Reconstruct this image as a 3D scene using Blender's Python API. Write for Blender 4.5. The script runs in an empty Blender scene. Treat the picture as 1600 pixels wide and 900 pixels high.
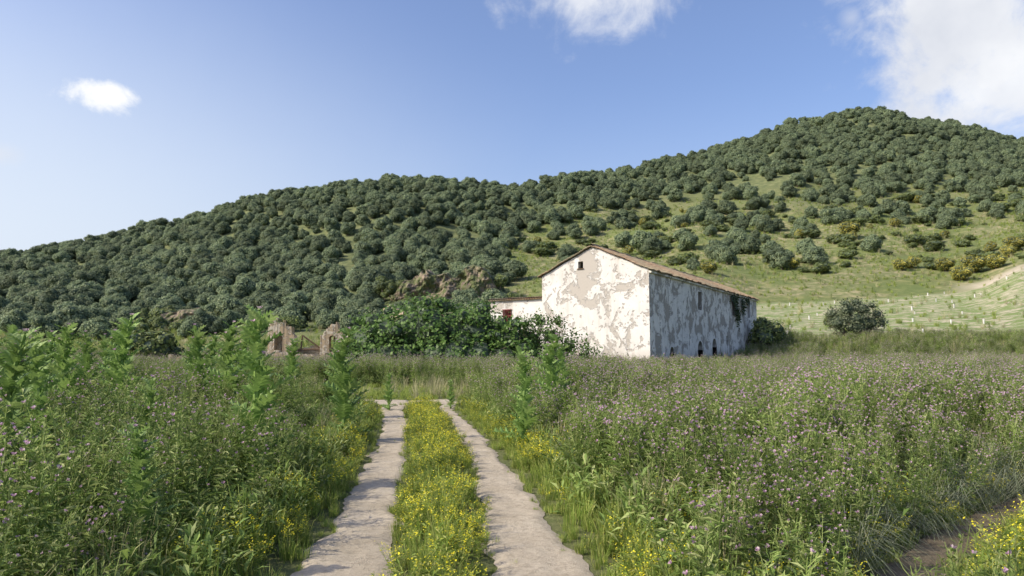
import bpy, math, random
import numpy as np
rng = np.random.default_rng(7)
random.seed(7)
scene = bpy.context.scene
COL = scene.collection
F = 1155.0
PITCH = math.radians(4.7)
CAMZ = 1.7

def ray_at(px, py, Y):
    u = (px-800)/F; v = (450-py)/F
    wy = math.cos(PITCH)-v*math.sin(PITCH); wz = math.sin(PITCH)+v*math.cos(PITCH)
    return (u/wy*Y, CAMZ+wz/wy*Y)

# ------------------------------------------------------------------ noise
def _hash(ix, iy, seed):
    n = (ix.astype(np.int64)*374761393 + iy.astype(np.int64)*668265263 + seed*1442695041) & 0xffffffff
    n = ((n ^ (n >> 13))*1274126177) & 0xffffffff
    return ((n ^ (n >> 16)) & 0xffff)/65535.0
def vnoise(x, y, seed=0):
    x = np.asarray(x, float); y = np.asarray(y, float)
    ix = np.floor(x); iy = np.floor(y); fx = x-ix; fy = y-iy
    fx = fx*fx*(3-2*fx); fy = fy*fy*(3-2*fy)
    a = _hash(ix, iy, seed); b = _hash(ix+1, iy, seed); c = _hash(ix, iy+1, seed); d = _hash(ix+1, iy+1, seed)
    return (a*(1-fx)+b*fx)*(1-fy)+(c*(1-fx)+d*fx)*fy
def fbm(x, y, scale, octv=4, seed=0):
    s = 0; a = 1; t = 0; f = 1.0/scale
    for o in range(octv):
        s = s+a*vnoise(np.asarray(x)*f+o*17.3, np.asarray(y)*f-o*9.1, seed+o); t += a; a *= .5; f *= 2.03
    return s/t

# ------------------------------------------------------------------ terrain
COLS = [
 (-900, (110,548),(160,540),(250,530),(330,515)),
 (-300, (110,545),(160,520),(250,475),(330,445)),
 (0,   (110,541),(160,503),(250,447),(330,405)),
 (150, (110,541),(160,500),(250,437),(335,386)),
 (280, (110,541),(160,497),(250,420),(340,352)),
 (400, (110,541),(160,492),(250,402),(345,320)),
 (540, (110,541),(162,486),(250,388),(350,299)),
 (680, (110,540),(168,474),(250,380),(355,291)),
 (800, (108,538),(170,462),(260,372),(370,297)),
 (900, (105,536),(165,456),(270,368),(400,281)),
 (1000,(100,535),(158,455),(270,362),(415,266)),
 (1100,(92,534),(150,456),(260,355),(430,248)),
 (1185,(85,533),(150,474),(250,350),(450,227)),
 (1250,(85,532),(150,472),(250,345),(465,200)),
 (1370,(85,530),(150,465),(250,338),(480,186)),
 (1500,(85,529),(150,455),(250,335),(480,198)),
 (1540,(85,529),(150,447),(250,333),(480,208)),
 (1600,(85,528),(150,417),(250,328),(480,226)),
 (1900,(85,528),(150,405),(250,330),(480,300)),
 (2600,(85,530),(150,450),(250,430),(480,440)),
]
PXC = np.array([c[0] for c in COLS], float)
KY = [np.array([c[i+1][0] for c in COLS], float) for i in range(4)]
KZ = [np.array([ray_at(800, c[i+1][1], c[i+1][0])[1] for c in COLS]) for i in range(4)]
def knots(px):
    px = np.clip(px, PXC[0], PXC[-1])
    return [np.interp(px, PXC, k) for k in KY], [np.interp(px, PXC, k) for k in KZ]
def HT(X, Y):
    X = np.asarray(X, float); Y = np.asarray(Y, float)
    Ys = np.maximum(Y, 1.0)
    px = 800+F*X/Ys
    ky, kz = knots(px)
    st = lambda a, b: np.clip((Ys-a)/(b-a), 0, 1)
    t0 = st(62, ky[0]); t0 = t0*t0*(3-2*t0)
    z = kz[0]*t0
    z = z+(kz[1]-kz[0])*st(ky[0], ky[1])
    z = z+(kz[2]-kz[1])*st(ky[1], ky[2])
    t = st(ky[2], ky[3]); z = z+(kz[3]-kz[2])*(1-(1-t)**1.12)
    t = st(ky[3], ky[3]+160); z = z-kz[3]*0.45*t*t
    t = st(ky[3]+160, 1600); z = z-kz[3]*0.55*t
    amp = np.clip((Ys-150)/90, 0, 1)*np.clip((900-Ys)/300, 0, 1)
    z = z+amp*((fbm(X, Y, 70, 3, 3)-.5)*14+(fbm(X, Y, 18, 3, 9)-.5)*3.6)
    a2 = np.clip((Ys-60)/40, 0, 1)*np.clip((900-Ys)/300, 0, 1)
    z = z+a2*(fbm(X, Y, 9, 2, 5)-.5)*.6
    return np.where(Y > 60, z, 0.0)

def gp(y, xs):
    v = (450-y)/F; wy = math.cos(PITCH)-v*math.sin(PITCH); wz = math.sin(PITCH)+v*math.cos(PITCH)
    Y = -CAMZ/wz*wy
    return Y, [(x-800)/F/wy*Y for x in xs]
TL = [gp(*t) for t in [(900,(462,610)),(850,(497,614)),(800,(530,618)),(750,(560,626)),(700,(586,635)),(660,(600,636)),(640,(592,630))]]
TR = [gp(*t) for t in [(900,(768,930)),(850,(762,888)),(800,(754,850)),(760,(745,818)),(720,(734,787)),(680,(713,750)),(655,(698,725)),(640,(684,708))]]
def edges(T, Y):
    ys = [t[0] for t in T]; a = [t[1][0] for t in T]; b = [t[1][1] for t in T]
    Y = np.asarray(Y, float)
    return np.interp(Y, ys, a), np.interp(Y, ys, b)
YEND = TL[-1][0]
RP = np.array([(1.6,3.4),(2.75,5.4),(3.65,6.4),(5.5,8.1),(8.5,10.2),(14,13.5),(24,17)], float)
LP = np.array([(-1.9,24.0),(-3.4,23.4),(-5.5,24.2),(-9,26.5),(-16,31),(-26,36)], float)
def dist_poly(X, Y, P):
    d = np.full(np.shape(X), 1e9)
    for i in range(len(P)-1):
        ax, ay = P[i]; bx, by = P[i+1]
        L2 = (bx-ax)**2+(by-ay)**2
        t = np.clip(((X-ax)*(bx-ax)+(Y-ay)*(by-ay))/L2, 0, 1)
        d = np.minimum(d, np.hypot(X-ax-t*(bx-ax), Y-ay-t*(by-ay)))
    return d
def track_dist(X, Y):
    la, lb = edges(TL, Y); ra, rb = edges(TR, Y)
    dl = np.maximum(la-X, X-lb); dr = np.maximum(ra-X, X-rb)
    over = Y-YEND-1.2
    dl = np.maximum(dl, over); dr = np.maximum(dr, over)
    dc = dist_poly(X, Y, LP)-.85
    dp = dist_poly(X, Y, RP)-.16
    return np.minimum(np.minimum(dl, dr), np.minimum(dc, dp))

# ------------------------------------------------------------------ materials
def mat_new(name):
    m = bpy.data.materials.new(name); m.use_nodes = True
    nt = m.node_tree; nt.nodes.clear()
    return m, nt
class NB:
    def __init__(s, nt): s.nt = nt
    def n(s, typ, **kw):
        nd = s.nt.nodes.new(typ)
        for k, v in kw.items(): setattr(nd, k, v)
        return nd
    def noise(s, vec, scale, detail=4, rough=.55, dist=0):
        nd = s.n('ShaderNodeTexNoise'); nd.inputs['Scale'].default_value = scale
        nd.inputs['Detail'].default_value = detail; nd.inputs['Roughness'].default_value = rough
        nd.inputs['Distortion'].default_value = dist
        if vec is not None: s.nt.links.new(vec, nd.inputs['Vector'])
        return nd.outputs['Fac']
    def ramp(s, fac, stops, interp='LINEAR'):
        nd = s.n('ShaderNodeValToRGB'); cr = nd.color_ramp; cr.interpolation = interp
        while len(cr.elements) < len(stops): cr.elements.new(.5)
        for e, (p, c) in zip(cr.elements, stops):
            e.position = p; e.color = (c, c, c, 1) if not hasattr(c, '__len__') else (*c, 1)
        s.nt.links.new(fac, nd.inputs['Fac']); return nd.outputs['Color']
    def mix(s, fac, a, b, blend='MIX'):
        nd = s.n('ShaderNodeMix', data_type='RGBA', blend_type=blend)
        for k, v in ((0, fac), (6, a), (7, b)):
            if isinstance(v, bpy.types.NodeSocket): s.nt.links.new(v, nd.inputs[k])
            elif k == 0: nd.inputs[k].default_value = v
            else: nd.inputs[k].default_value = (*v, 1)
        return nd.outputs[2]
    def math(s, op, a, b=None, c=None):
        nd = s.n('ShaderNodeMath', operation=op)
        for k, v in enumerate((a, b, c)):
            if v is None: continue
            if isinstance(v, bpy.types.NodeSocket): s.nt.links.new(v, nd.inputs[k])
            else: nd.inputs[k].default_value = v
        return nd.outputs[0]
    def out(s, color, rough=.9, bump=None, bstr=.5, bdist=.05, spec=.2):
        p = s.n('ShaderNodeBsdfPrincipled'); o = s.n('ShaderNodeOutputMaterial')
        if isinstance(color, bpy.types.NodeSocket): s.nt.links.new(color, p.inputs['Base Color'])
        else: p.inputs['Base Color'].default_value = (*color, 1)
        p.inputs['Roughness'].default_value = rough; p.inputs['Specular IOR Level'].default_value = spec
        if bump is not None:
            b = s.n('ShaderNodeBump'); b.inputs['Strength'].default_value = bstr; b.inputs['Distance'].default_value = bdist
            s.nt.links.new(bump, b.inputs['Height']); s.nt.links.new(b.outputs['Normal'], p.inputs['Normal'])
        s.nt.links.new(p.outputs[0], o.inputs[0]); return p

def leaf_mat(name, c1, c2, c3=None, trans=.3, rough=.6, objvar=.35, k=1.0):
    m, nt = mat_new(name); b = NB(nt)
    c1, c2, c3 = [tuple(q*k for q in c) for c in (c1, c2, c3 or c2)]
    g = b.n('ShaderNodeNewGeometry'); oi = b.n('ShaderNodeObjectInfo')
    col = b.ramp(g.outputs['Random Per Island'], [(0, c1), (.6, c2), (1, c3)])
    v = b.math('MULTIPLY_ADD', oi.outputs['Random'], objvar*2, 1-objvar)
    cc = b.n('ShaderNodeCombineColor')
    for i in range(3): nt.links.new(v, cc.inputs[i])
    col = b.mix(1.0, col, cc.outputs[0], 'MULTIPLY')
    d = b.n('ShaderNodeBsdfPrincipled'); d.inputs['Roughness'].default_value = rough; d.inputs['Specular IOR Level'].default_value = .25
    t = b.n('ShaderNodeBsdfTranslucent'); mx = b.n('ShaderNodeMixShader'); mx.inputs[0].default_value = trans
    nt.links.new(col, d.inputs['Base Color']); nt.links.new(col, t.inputs['Color'])
    nt.links.new(d.outputs[0], mx.inputs[1]); nt.links.new(t.outputs[0], mx.inputs[2])
    o = b.n('ShaderNodeOutputMaterial'); nt.links.new(mx.outputs[0], o.inputs[0])
    return m
def plain(name, c1, c2, scale=3, rough=.9, bstr=.5, bdist=.03):
    m, nt = mat_new(name); b = NB(nt)
    tc = b.n('ShaderNodeTexCoord').outputs['Object']
    n1 = b.noise(tc, scale, 6); col = b.ramp(n1, [(.3, c1), (.7, c2)])
    b.out(col, rough, b.noise(tc, scale*4, 5), bstr, bdist); return m

M_oak = leaf_mat('oak_foliage', (.120,.168,.095), (.185,.240,.128), (.27,.31,.165), .36, .6, .30)  # greens lightened and cooled: distance haze put into the leaf colour
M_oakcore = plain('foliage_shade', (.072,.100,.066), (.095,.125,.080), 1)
M_bark = plain('bark', (.10,.08,.065), (.22,.18,.14), 6)
M_fig = leaf_mat('fig_foliage', (.065,.125,.030), (.115,.205,.048), (.175,.27,.075), .35, .45, .1)
M_olive = leaf_mat('olive_foliage', (.09,.115,.06), (.145,.175,.095), (.22,.245,.16), .25, .6, .1)
M_shrub = leaf_mat('shrub_foliage', (.09,.13,.04), (.15,.19,.06), (.24,.27,.10), .32, .6, .35)
M_broom = leaf_mat('broom_flowers', (.20,.22,.05), (.33,.31,.07), (.46,.40,.09), .3, .7, .2)
M_thl = leaf_mat('thistle_green', (.135,.210,.050), (.240,.325,.085), (.39,.42,.18), .40, .65, .28)
M_pink = leaf_mat('thistle_flower', (.46,.27,.40), (.60,.41,.54), (.56,.50,.44), .3, .8, .2)
M_yel = leaf_mat('yellow_petals', (.74,.66,.03), (.86,.78,.04), (.86,.80,.12), .35, .7, .1)
M_grass = leaf_mat('grass_green', (.165,.25,.042), (.28,.36,.075), (.45,.45,.15), .42, .6, .22)
M_dry = leaf_mat('dry_grass', (.26,.28,.13), (.38,.36,.19), (.52,.46,.28), .3, .7, .25)
M_grey = leaf_mat('grey_grass', (.17,.21,.12), (.27,.30,.19), (.41,.41,.29), .3, .7, .25)
M_big = leaf_mat('big_thistle_leaf', (.16,.265,.070), (.24,.36,.10), (.32,.42,.15), .36, .5, .12)
M_vine = leaf_mat('vine_foliage', (.03,.05,.018), (.055,.085,.03), (.08,.11,.04), .25, .5, .1)

# ------------------------------------------------------------------ mesh helpers
class MB:
    def __init__(s): s.v = []; s.f = []; s.m = []
    def tube(s, pts, rad, sides=3, mat=0, cap=False):
        pts = [np.array(p, float) for p in pts]; base = len(s.v)
        for i, p in enumerate(pts):
            d = pts[min(i+1, len(pts)-1)]-pts[max(i-1, 0)]; d = d/(np.linalg.norm(d)+1e-9)
            a = np.cross(d, (0.31, .95, .05)); a /= np.linalg.norm(a)+1e-9; c = np.cross(d, a)
            for k in range(sides):
                t = 2*math.pi*k/sides
                s.v.append(p+rad[i]*(math.cos(t)*a+math.sin(t)*c))
        for i in range(len(pts)-1):
            for k in range(sides):
                k2 = (k+1) % sides
                s.f.append((base+i*sides+k, base+i*sides+k2, base+(i+1)*sides+k2, base+(i+1)*sides+k)); s.m.append(mat)
        if cap:
            s.f.append(tuple(base+(len(pts)-1)*sides+k for k in range(sides))); s.m.append(mat)
    def poly(s, ps, mat=0):
        b = len(s.v); s.v += [np.array(p, float) for p in ps]; s.f.append(tuple(range(b, b+len(ps)))); s.m.append(mat)
    def leaf(s, p, d, L, W, mat=0, droop=.3, up=(0, 0, 1)):
        p = np.array(p, float); d = np.array(d, float); d /= np.linalg.norm(d)+1e-9
        w = np.cross(d, up); w /= np.linalg.norm(w)+1e-9
        m = p+d*L*.5; e = p+d*L-np.array((0, 0, droop*L))
        b = len(s.v); s.v += [p, m+w*W*.5, e, m-w*W*.5]; s.f.append((b, b+1, b+2, b+3)); s.m.append(mat)
    def quads(s, V, mat=0):
        b = len(s.v); s.v += list(V)
        for i in range(len(V)//4):
            s.f.append((b+4*i, b+4*i+1, b+4*i+2, b+4*i+3)); s.m.append(mat)
    def box(s, c, h, mat=0, ax=None):
        c = np.array(c, float); A = np.eye(3) if ax is None else np.array(ax, float)
        b = len(s.v)
        for sx, sy, sz in ((-1,-1,-1),(1,-1,-1),(1,1,-1),(-1,1,-1),(-1,-1,1),(1,-1,1),(1,1,1),(-1,1,1)):
            s.v.append(c+A[0]*h[0]*sx+A[1]*h[1]*sy+A[2]*h[2]*sz)
        for f in ((0,3,2,1),(4,5,6,7),(0,1,5,4),(1,2,6,5),(2,3,7,6),(3,0,4,7)):
            s.f.append(tuple(b+i for i in f)); s.m.append(mat)
    def mesh(s, name, mats, smooth=False):
        me = bpy.data.meshes.new(name)
        me.from_pydata([tuple(map(float, p)) for p in s.v], [], s.f)
        for m in mats: me.materials.append(m)
        me.polygons.foreach_set('material_index', s.m)
        if smooth: me.polygons.foreach_set('use_smooth', [True]*len(s.f))
        me.update(); return me

def leafcards(P, N, size, asp=.6, jit=.7, r=rng):
    n = len(P)
    N = N+r.normal(0, jit, (n, 3)); N /= np.linalg.norm(N, axis=1)[:, None]+1e-9
    A = np.cross(N, r.normal(0, 1, (n, 3))); A /= np.linalg.norm(A, axis=1)[:, None]+1e-9
    B = np.cross(N, A)
    sz = (size*r.uniform(.6, 1.3, n))[:, None]
    A = A*sz*.5; B = B*sz*.5*asp
    V = np.stack([P-A, P-B*1.0+A*.1, P+A, P+B*1.0+A*.1], 1).reshape(-1, 3)
    return V
def blob_leaves(blobs, dens, size, asp=.6, jit=.7, inner=.75, zmin=.1, lump=.18):
    Vs = []
    for (x, y, z, rx, ry, rz) in blobs:
        n = int(dens*(rx*ry+ry*rz+rx*rz)/3*4)
        D = rng.normal(0, 1, (n, 3)); D /= np.linalg.norm(D, axis=1)[:, None]
        lum = 1+lump*(vnoise(D[:, 0]*3+x, D[:, 1]*3+D[:, 2]*2.5+y, 4)-.5)*2
        rr = rng.uniform(inner, 1.06, n)*lum
        P = np.array((x, y, z))+D*np.array((rx, ry, rz))*rr[:, None]
        keep = P[:, 2] > zmin
        for (x2, y2, z2, a, b, c) in blobs:
            if (x2, y2, z2) == (x, y, z): continue
            q = ((P[:, 0]-x2)/a)**2+((P[:, 1]-y2)/b)**2+((P[:, 2]-z2)/c)**2
            keep &= q > .5
        P = P[keep]; Nn = D[keep]+np.array((0, 0, .35))
        Vs.append(leafcards(P, Nn, size, asp, jit))
    return np.concatenate(Vs)
import bmesh
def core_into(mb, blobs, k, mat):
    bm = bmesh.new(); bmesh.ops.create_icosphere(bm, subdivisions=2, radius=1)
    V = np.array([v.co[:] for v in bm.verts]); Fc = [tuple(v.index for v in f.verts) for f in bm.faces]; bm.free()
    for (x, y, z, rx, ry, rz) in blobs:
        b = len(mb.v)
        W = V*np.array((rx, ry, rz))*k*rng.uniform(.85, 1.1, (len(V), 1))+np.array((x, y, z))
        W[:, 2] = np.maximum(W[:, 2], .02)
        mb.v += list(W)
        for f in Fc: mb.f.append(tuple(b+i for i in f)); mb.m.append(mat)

def add_obj(name, data, loc=(0, 0, 0), rot=0, scale=1, parent=None, **props):
    o = bpy.data.objects.new(name, data); COL.objects.link(o)
    o.location = loc; o.rotation_euler = (0, 0, rot)
    o.scale = (scale,)*3 if not hasattr(scale, '__len__') else scale
    if parent: o.parent = parent
    for k, v in props.items(): o[k] = v
    return o

def scatter(name, P, rot, scl, idx, sources, **props):
    me = bpy.data.meshes.new(name); me.vertices.add(len(P))
    me.vertices.foreach_set('co', np.asarray(P, np.float32).ravel())
    a = me.attributes.new('rotv', 'FLOAT_VECTOR', 'POINT'); a.data.foreach_set('vector', np.asarray(rot, np.float32).ravel())
    a = me.attributes.new('sclv', 'FLOAT', 'POINT'); a.data.foreach_set('value', np.asarray(scl, np.float32))
    a = me.attributes.new('idxv', 'INT', 'POINT'); a.data.foreach_set('value', np.asarray(idx, np.int32))
    me.update()
    o = add_obj(name, me, kind='stuff', **props)
    ng = bpy.data.node_groups.new(name+'_nodes', 'GeometryNodeTree')
    ng.interface.new_socket('Geometry', in_out='INPUT', socket_type='NodeSocketGeometry')
    ng.interface.new_socket('Geometry', in_out='OUTPUT', socket_type='NodeSocketGeometry')
    N = ng.nodes; L = ng.links
    gi = N.new('NodeGroupInput'); go = N.new('NodeGroupOutput'); iop = N.new('GeometryNodeInstanceOnPoints')
    jn = N.new('GeometryNodeJoinGeometry')
    for s in sources:
        oi = N.new('GeometryNodeObjectInfo'); oi.inputs['Object'].default_value = s; oi.inputs['As Instance'].default_value = True
        L.new(oi.outputs['Geometry'], jn.inputs[0])
    def na(nm, t):
        nd = N.new('GeometryNodeInputNamedAttribute'); nd.data_type = t; nd.inputs['Name'].default_value = nm
        return next(q for q in nd.outputs if q.name == 'Attribute' and q.enabled)
    L.new(gi.outputs[0], iop.inputs['Points']); L.new(jn.outputs[0], iop.inputs['Instance'])
    iop.inputs['Pick Instance'].default_value = True
    L.new(na('idxv', 'INT'), iop.inputs['Instance Index'])
    L.new(na('rotv', 'FLOAT_VECTOR'), iop.inputs['Rotation'])
    L.new(na('sclv', 'FLOAT'), iop.inputs['Scale'])
    L.new(iop.outputs[0], go.inputs[0])
    md = o.modifiers.new('scatter', 'NODES'); md.node_group = ng
    return o
def src(name, me):
    return bpy.data.objects.new(name, me)

# ------------------------------------------------------------------ world
SUN_EL = math.radians(38); sdir = np.array((-0.94, -0.34)); sdir /= np.linalg.norm(sdir)
sun_rot = math.atan2(sdir[0], sdir[1])
w = bpy.data.worlds.new('World'); scene.world = w; w.use_nodes = True
nt = w.node_tree; nt.nodes.clear(); b = NB(nt)
sky = b.n('ShaderNodeTexSky', sky_type='NISHITA', sun_disc=False, sun_elevation=SUN_EL, sun_rotation=sun_rot, altitude=100, air_density=1.0, dust_density=3.6, ozone_density=2.1)
tc = b.n('ShaderNodeTexCoord').outputs['Generated']
def cdir(px, py):
    X, Z = ray_at(px, py, 1.0); v = np.array((X, 1, Z-CAMZ)); return v/np.linalg.norm(v)
wn = b.noise(tc, 9, 8, .62, .4)
wn2 = b.noise(tc, 22, 6, .6)
def cloudmask(items):
    mask = None
    for (px, py, rx, rz, gain, dens, soft) in items:
        d = cdir(px, py)
        sub = b.n('ShaderNodeVectorMath', operation='SUBTRACT'); nt.links.new(tc, sub.inputs[0]); sub.inputs[1].default_value = d
        mul = b.n('ShaderNodeVectorMath', operation='MULTIPLY'); nt.links.new(sub.outputs[0], mul.inputs[0]); mul.inputs[1].default_value = (1/rx, 1/rx, 1/rz)
        ln = b.n('ShaderNodeVectorMath', operation='LENGTH'); nt.links.new(mul.outputs[0], ln.inputs[0])
        fall = b.math('SUBTRACT', 1.0, ln.outputs['Value'])
        s1 = b.math('MULTIPLY_ADD', wn, gain*1.6, -gain*.8)
        s2 = b.math('MULTIPLY_ADD', wn2, gain*.5, -gain*.25)
        tot = b.math('ADD', b.math('ADD', s1, s2), fall)
        mr = b.n('ShaderNodeMapRange', interpolation_type='SMOOTHSTEP'); nt.links.new(tot, mr.inputs[0])
        mr.inputs[1].default_value = 0; mr.inputs[2].default_value = soft; mr.inputs[4].default_value = dens
        mask = mr.outputs[0] if mask is None else b.math('MAXIMUM', mask, mr.outputs[0])
    return mask
tint = b.mix(1.0, sky.outputs[0], (1.28, 1.29, 1.48), 'MULTIPLY')
haze = b.n('ShaderNodeRGB'); haze.outputs[0].default_value = (5.2, 5.75, 6.5, 1)
tint = b.mix(cloudmask([(-260,390,.98,.44,.03,.92,1.0),(700,430,1.6,.26,.03,.2,1.0)]), tint, haze.outputs[0])
mask = cloudmask([(925,-18,.13,.08,1.8,.8,1.1),(1500,60,.14,.12,1.3,.95,.7),(1600,120,.17,.11,1.2,.92,.7),(-5,240,.035,.02,1.0,.5,1.0),(1330,28,.02,.02,1.2,.4,1.0)])
ccol = b.ramp(b.noise(tc, 5, 5), [(.33, (.70,.73,.80)), (.60, (.97,.98,1.0))])
cs = b.n('ShaderNodeVectorMath', operation='SCALE'); nt.links.new(ccol, cs.inputs[0]); cs.inputs['Scale'].default_value = 6.7
skyc = b.mix(mask, tint, cs.outputs[0])
bright = b.n('ShaderNodeRGB'); bright.outputs[0].default_value = (6.9, 6.95, 7.0, 1)
skyc = b.mix(cloudmask([(162,148,.042,.024,1.5,1.0,.5)]), skyc, bright.outputs[0])
bg = b.n('ShaderNodeBackground'); nt.links.new(skyc, bg.inputs[0]); bg.inputs[1].default_value = .15
wo = b.n('ShaderNodeOutputWorld'); nt.links.new(bg.outputs[0], wo.inputs[0])

sl = bpy.data.lights.new('sun', 'SUN'); sl.energy = 5.0; sl.angle = math.radians(.5); sl.color = (1, .90, .73)
so = add_obj('sun', sl, (0, 0, 60))
from mathutils import Vector
so.rotation_euler = Vector((sdir[0]*math.cos(SUN_EL), sdir[1]*math.cos(SUN_EL), math.sin(SUN_EL))).to_track_quat('Z', 'Y').to_euler()

cd = bpy.data.cameras.new('camera'); cd.sensor_width = 36; cd.lens = 26; cd.clip_end = 6000; cd.clip_start = .05
cam = add_obj('camera', cd, (0, 0, CAMZ)); cam.rotation_euler = (math.radians(90)+PITCH, 0, 0)
scene.camera = cam
scene.view_settings.view_transform = 'Standard'; scene.view_settings.look = 'None'; scene.view_settings.exposure = 0

# ------------------------------------------------------------------ ground
def lines(*segs):
    out = []
    for a, c, s in segs: out += list(np.arange(a, c, s))
    return np.array(sorted(set(np.round(out, 4))))
gx = lines((-3000,-480,140),(-480,-60,3.4),(-60,-6,.9),(-6,10,.25),(10,60,.9),(60,200,2.4),(200,480,3.4),(480,3001,140))
gy = lines((-200,2,8),(2,35,.3),(35,80,.9),(80,560,2.2),(560,3600,90))
GX, GY = np.meshgrid(gx, gy); nx, ny = len(gx), len(gy)
GZ = HT(GX, GY)
me = bpy.data.meshes.new('ground'); nv = nx*ny
me.vertices.add(nv); me.vertices.foreach_set('co', np.stack([GX, GY, GZ], -1).astype(np.float32).ravel())
ii, jj = np.meshgrid(np.arange(nx-1), np.arange(ny-1)); q = (jj*nx+ii).ravel()
Q = np.stack([q, q+1, q+nx+1, q+nx], 1).astype(np.int32)
me.loops.add(Q.size); me.loops.foreach_set('vertex_index', Q.ravel())
me.polygons.add(len(Q)); me.polygons.foreach_set('loop_start', np.arange(0, Q.size, 4, dtype=np.int32))
me.update(calc_edges=True); me.polygons.foreach_set('use_smooth', np.ones(len(Q), bool))
ky, kz = knots(800+F*GX/np.maximum(GY, 1)); pxg = 800+F*GX/np.maximum(GY, 1)
crop = np.clip((GY-ky[0]-3)/4, 0, 1)*np.clip((ky[1]-1-GY)/3, 0, 1)*np.clip((pxg-1150)/30, 0, 1)
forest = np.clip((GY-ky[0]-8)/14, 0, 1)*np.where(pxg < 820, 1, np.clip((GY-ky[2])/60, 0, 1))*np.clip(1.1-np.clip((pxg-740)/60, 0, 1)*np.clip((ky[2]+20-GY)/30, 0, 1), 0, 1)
meadow = np.clip((60-GY)/15, 0, 1)
road = np.clip(1.6-np.abs(GY-ky[1]-(1-np.clip((pxg-1420)/120, 0, 1))*6)/3.0, 0, 1)*np.clip((pxg-1480)/60, 0, 1)
ca = me.color_attributes.new('zone', 'FLOAT_COLOR', 'POINT')
ca.data.foreach_set('color', np.stack([crop, forest, meadow, road], -1).astype(np.float32).ravel())
m, nt = mat_new('ground_soil_and_grass'); b = NB(nt)
tcn = b.n('ShaderNodeTexCoord').outputs['Object']
at = b.n('ShaderNodeAttribute', attribute_name='zone'); sp = b.n('ShaderNodeSeparateColor'); nt.links.new(at.outputs['Color'], sp.inputs[0])
n1 = b.noise(tcn, .06, 8, .65); n2 = b.noise(tcn, .5, 6, .6); n3 = b.noise(tcn, 6, 6, .6)
grass = b.ramp(n1, [(.3, (.14,.18,.06)), (.47, (.21,.215,.085)), (.56, (.33,.285,.17)), (.68, (.19,.215,.075))])
grass = b.mix(b.ramp(n2, [(.36, 0), (.54, .8)]), grass, (.105,.14,.045))
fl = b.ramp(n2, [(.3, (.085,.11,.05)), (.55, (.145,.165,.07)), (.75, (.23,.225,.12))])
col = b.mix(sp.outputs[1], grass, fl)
mp = b.n('ShaderNodeMapping'); nt.links.new(tcn, mp.inputs[0]); mp.inputs['Rotation'].default_value = (0, 0, math.radians(18)); mp.inputs['Scale'].default_value = (.24, .55, .2)
st = b.noise(mp.outputs[0], 1.0, 10, .74, 1.2)
cr = b.ramp(st, [(.38, (.15,.21,.065)), (.48, (.18,.235,.08)), (.53, (.38,.34,.24)), (.60, (.46,.41,.30)), (.65, (.16,.215,.07))])
cr = b.mix(b.ramp(b.noise(tcn, .9, 6, .7), [(.50, 0), (.60, .85)]), cr, (.17,.235,.075))
col = b.mix(sp.outputs[0], col, cr)
md_ = b.ramp(n3, [(.3, (.10,.125,.04)), (.7, (.175,.18,.075))])
col = b.mix(sp.outputs[2], col, md_)
col = b.mix(b.math('MULTIPLY', at.outputs['Alpha'], b.ramp(n2, [(.3, .6), (.6, 1.)])), col, (.46,.40,.31))
b.out(col, .95, b.noise(tcn, 2.5, 8, .7), .8, .25)
me.materials.append(m)
ground = add_obj('ground', me, kind='structure', label='grassy valley floor rising into rounded hills')

def soil_mat(name, c1, c2, c3, dk=.62):
    m, nt = mat_new(name); b = NB(nt); t = b.n('ShaderNodeTexCoord').outputs['Object']
    a = b.noise(t, 1.1, 10, .7, .3); c = b.noise(t, 13, 10, .8)
    col = b.ramp(a, [(.3, c1), (.5, c2), (.7, c3)])
    col = b.mix(b.ramp(c, [(.47, .0), (.66, .7)]), col, tuple(x*dk for x in c1))
    col = b.mix(b.ramp(b.noise(t, .7, 8, .75), [(.52, 0), (.68, .5)]), col, tuple(x*.72 for x in c1))
    vo = b.n('ShaderNodeTexVoronoi'); vo.inputs['Scale'].default_value = 34; nt.links.new(t, vo.inputs['Vector'])
    peb = b.ramp(vo.outputs['Distance'], [(.14, 1), (.26, 0)])
    gate = b.ramp(b.noise(t, 7, 2), [(.54, 0), (.60, 1)])
    pm = b.math('MULTIPLY', peb, gate)
    col = b.mix(b.math('MULTIPLY', pm, .5), col, (.52,.47,.38))
    h = b.math('ADD', b.math('MULTIPLY', c, .7), b.math('ADD', b.math('MULTIPLY', pm, .7), b.math('MULTIPLY', a, 1.5)))
    b.out(col, .97, h, .7, .035, .1); return m
M_soil = soil_mat('pale_packed_dirt', (.33,.285,.21), (.42,.365,.28), (.49,.43,.335))
M_soil2 = soil_mat('brown_dirt', (.11,.09,.06), (.16,.13,.09), (.20,.165,.12))
def strip(mb, rows, nseg=14, z0=.006, amp=.02, seed=1):
    base = len(mb.v)
    R = np.array(rows, float); t = np.linspace(0, 1, nseg+1)[None, :, None]
    Pp = R[:, 0:1, :]*(1-t)+R[:, 1:2, :]*t
    prof = np.minimum(1, 8*t[..., 0]*(1-t[..., 0]))
    z = z0+(amp*fbm(Pp[..., 0], Pp[..., 1], .45, 3, seed)+amp*.3*fbm(Pp[..., 0], Pp[..., 1], .08, 2, seed+5))*prof
    mb.v += list(np.concatenate([Pp, z[..., None]], -1).reshape(-1, 3))
    for i in range(len(rows)-1):
        for k in range(nseg):
            a = base+i*(nseg+1)+k
            mb.f.append((a, a+1, a+nseg+2, a+nseg+1)); mb.m.append(0)
mb = MB()
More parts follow.
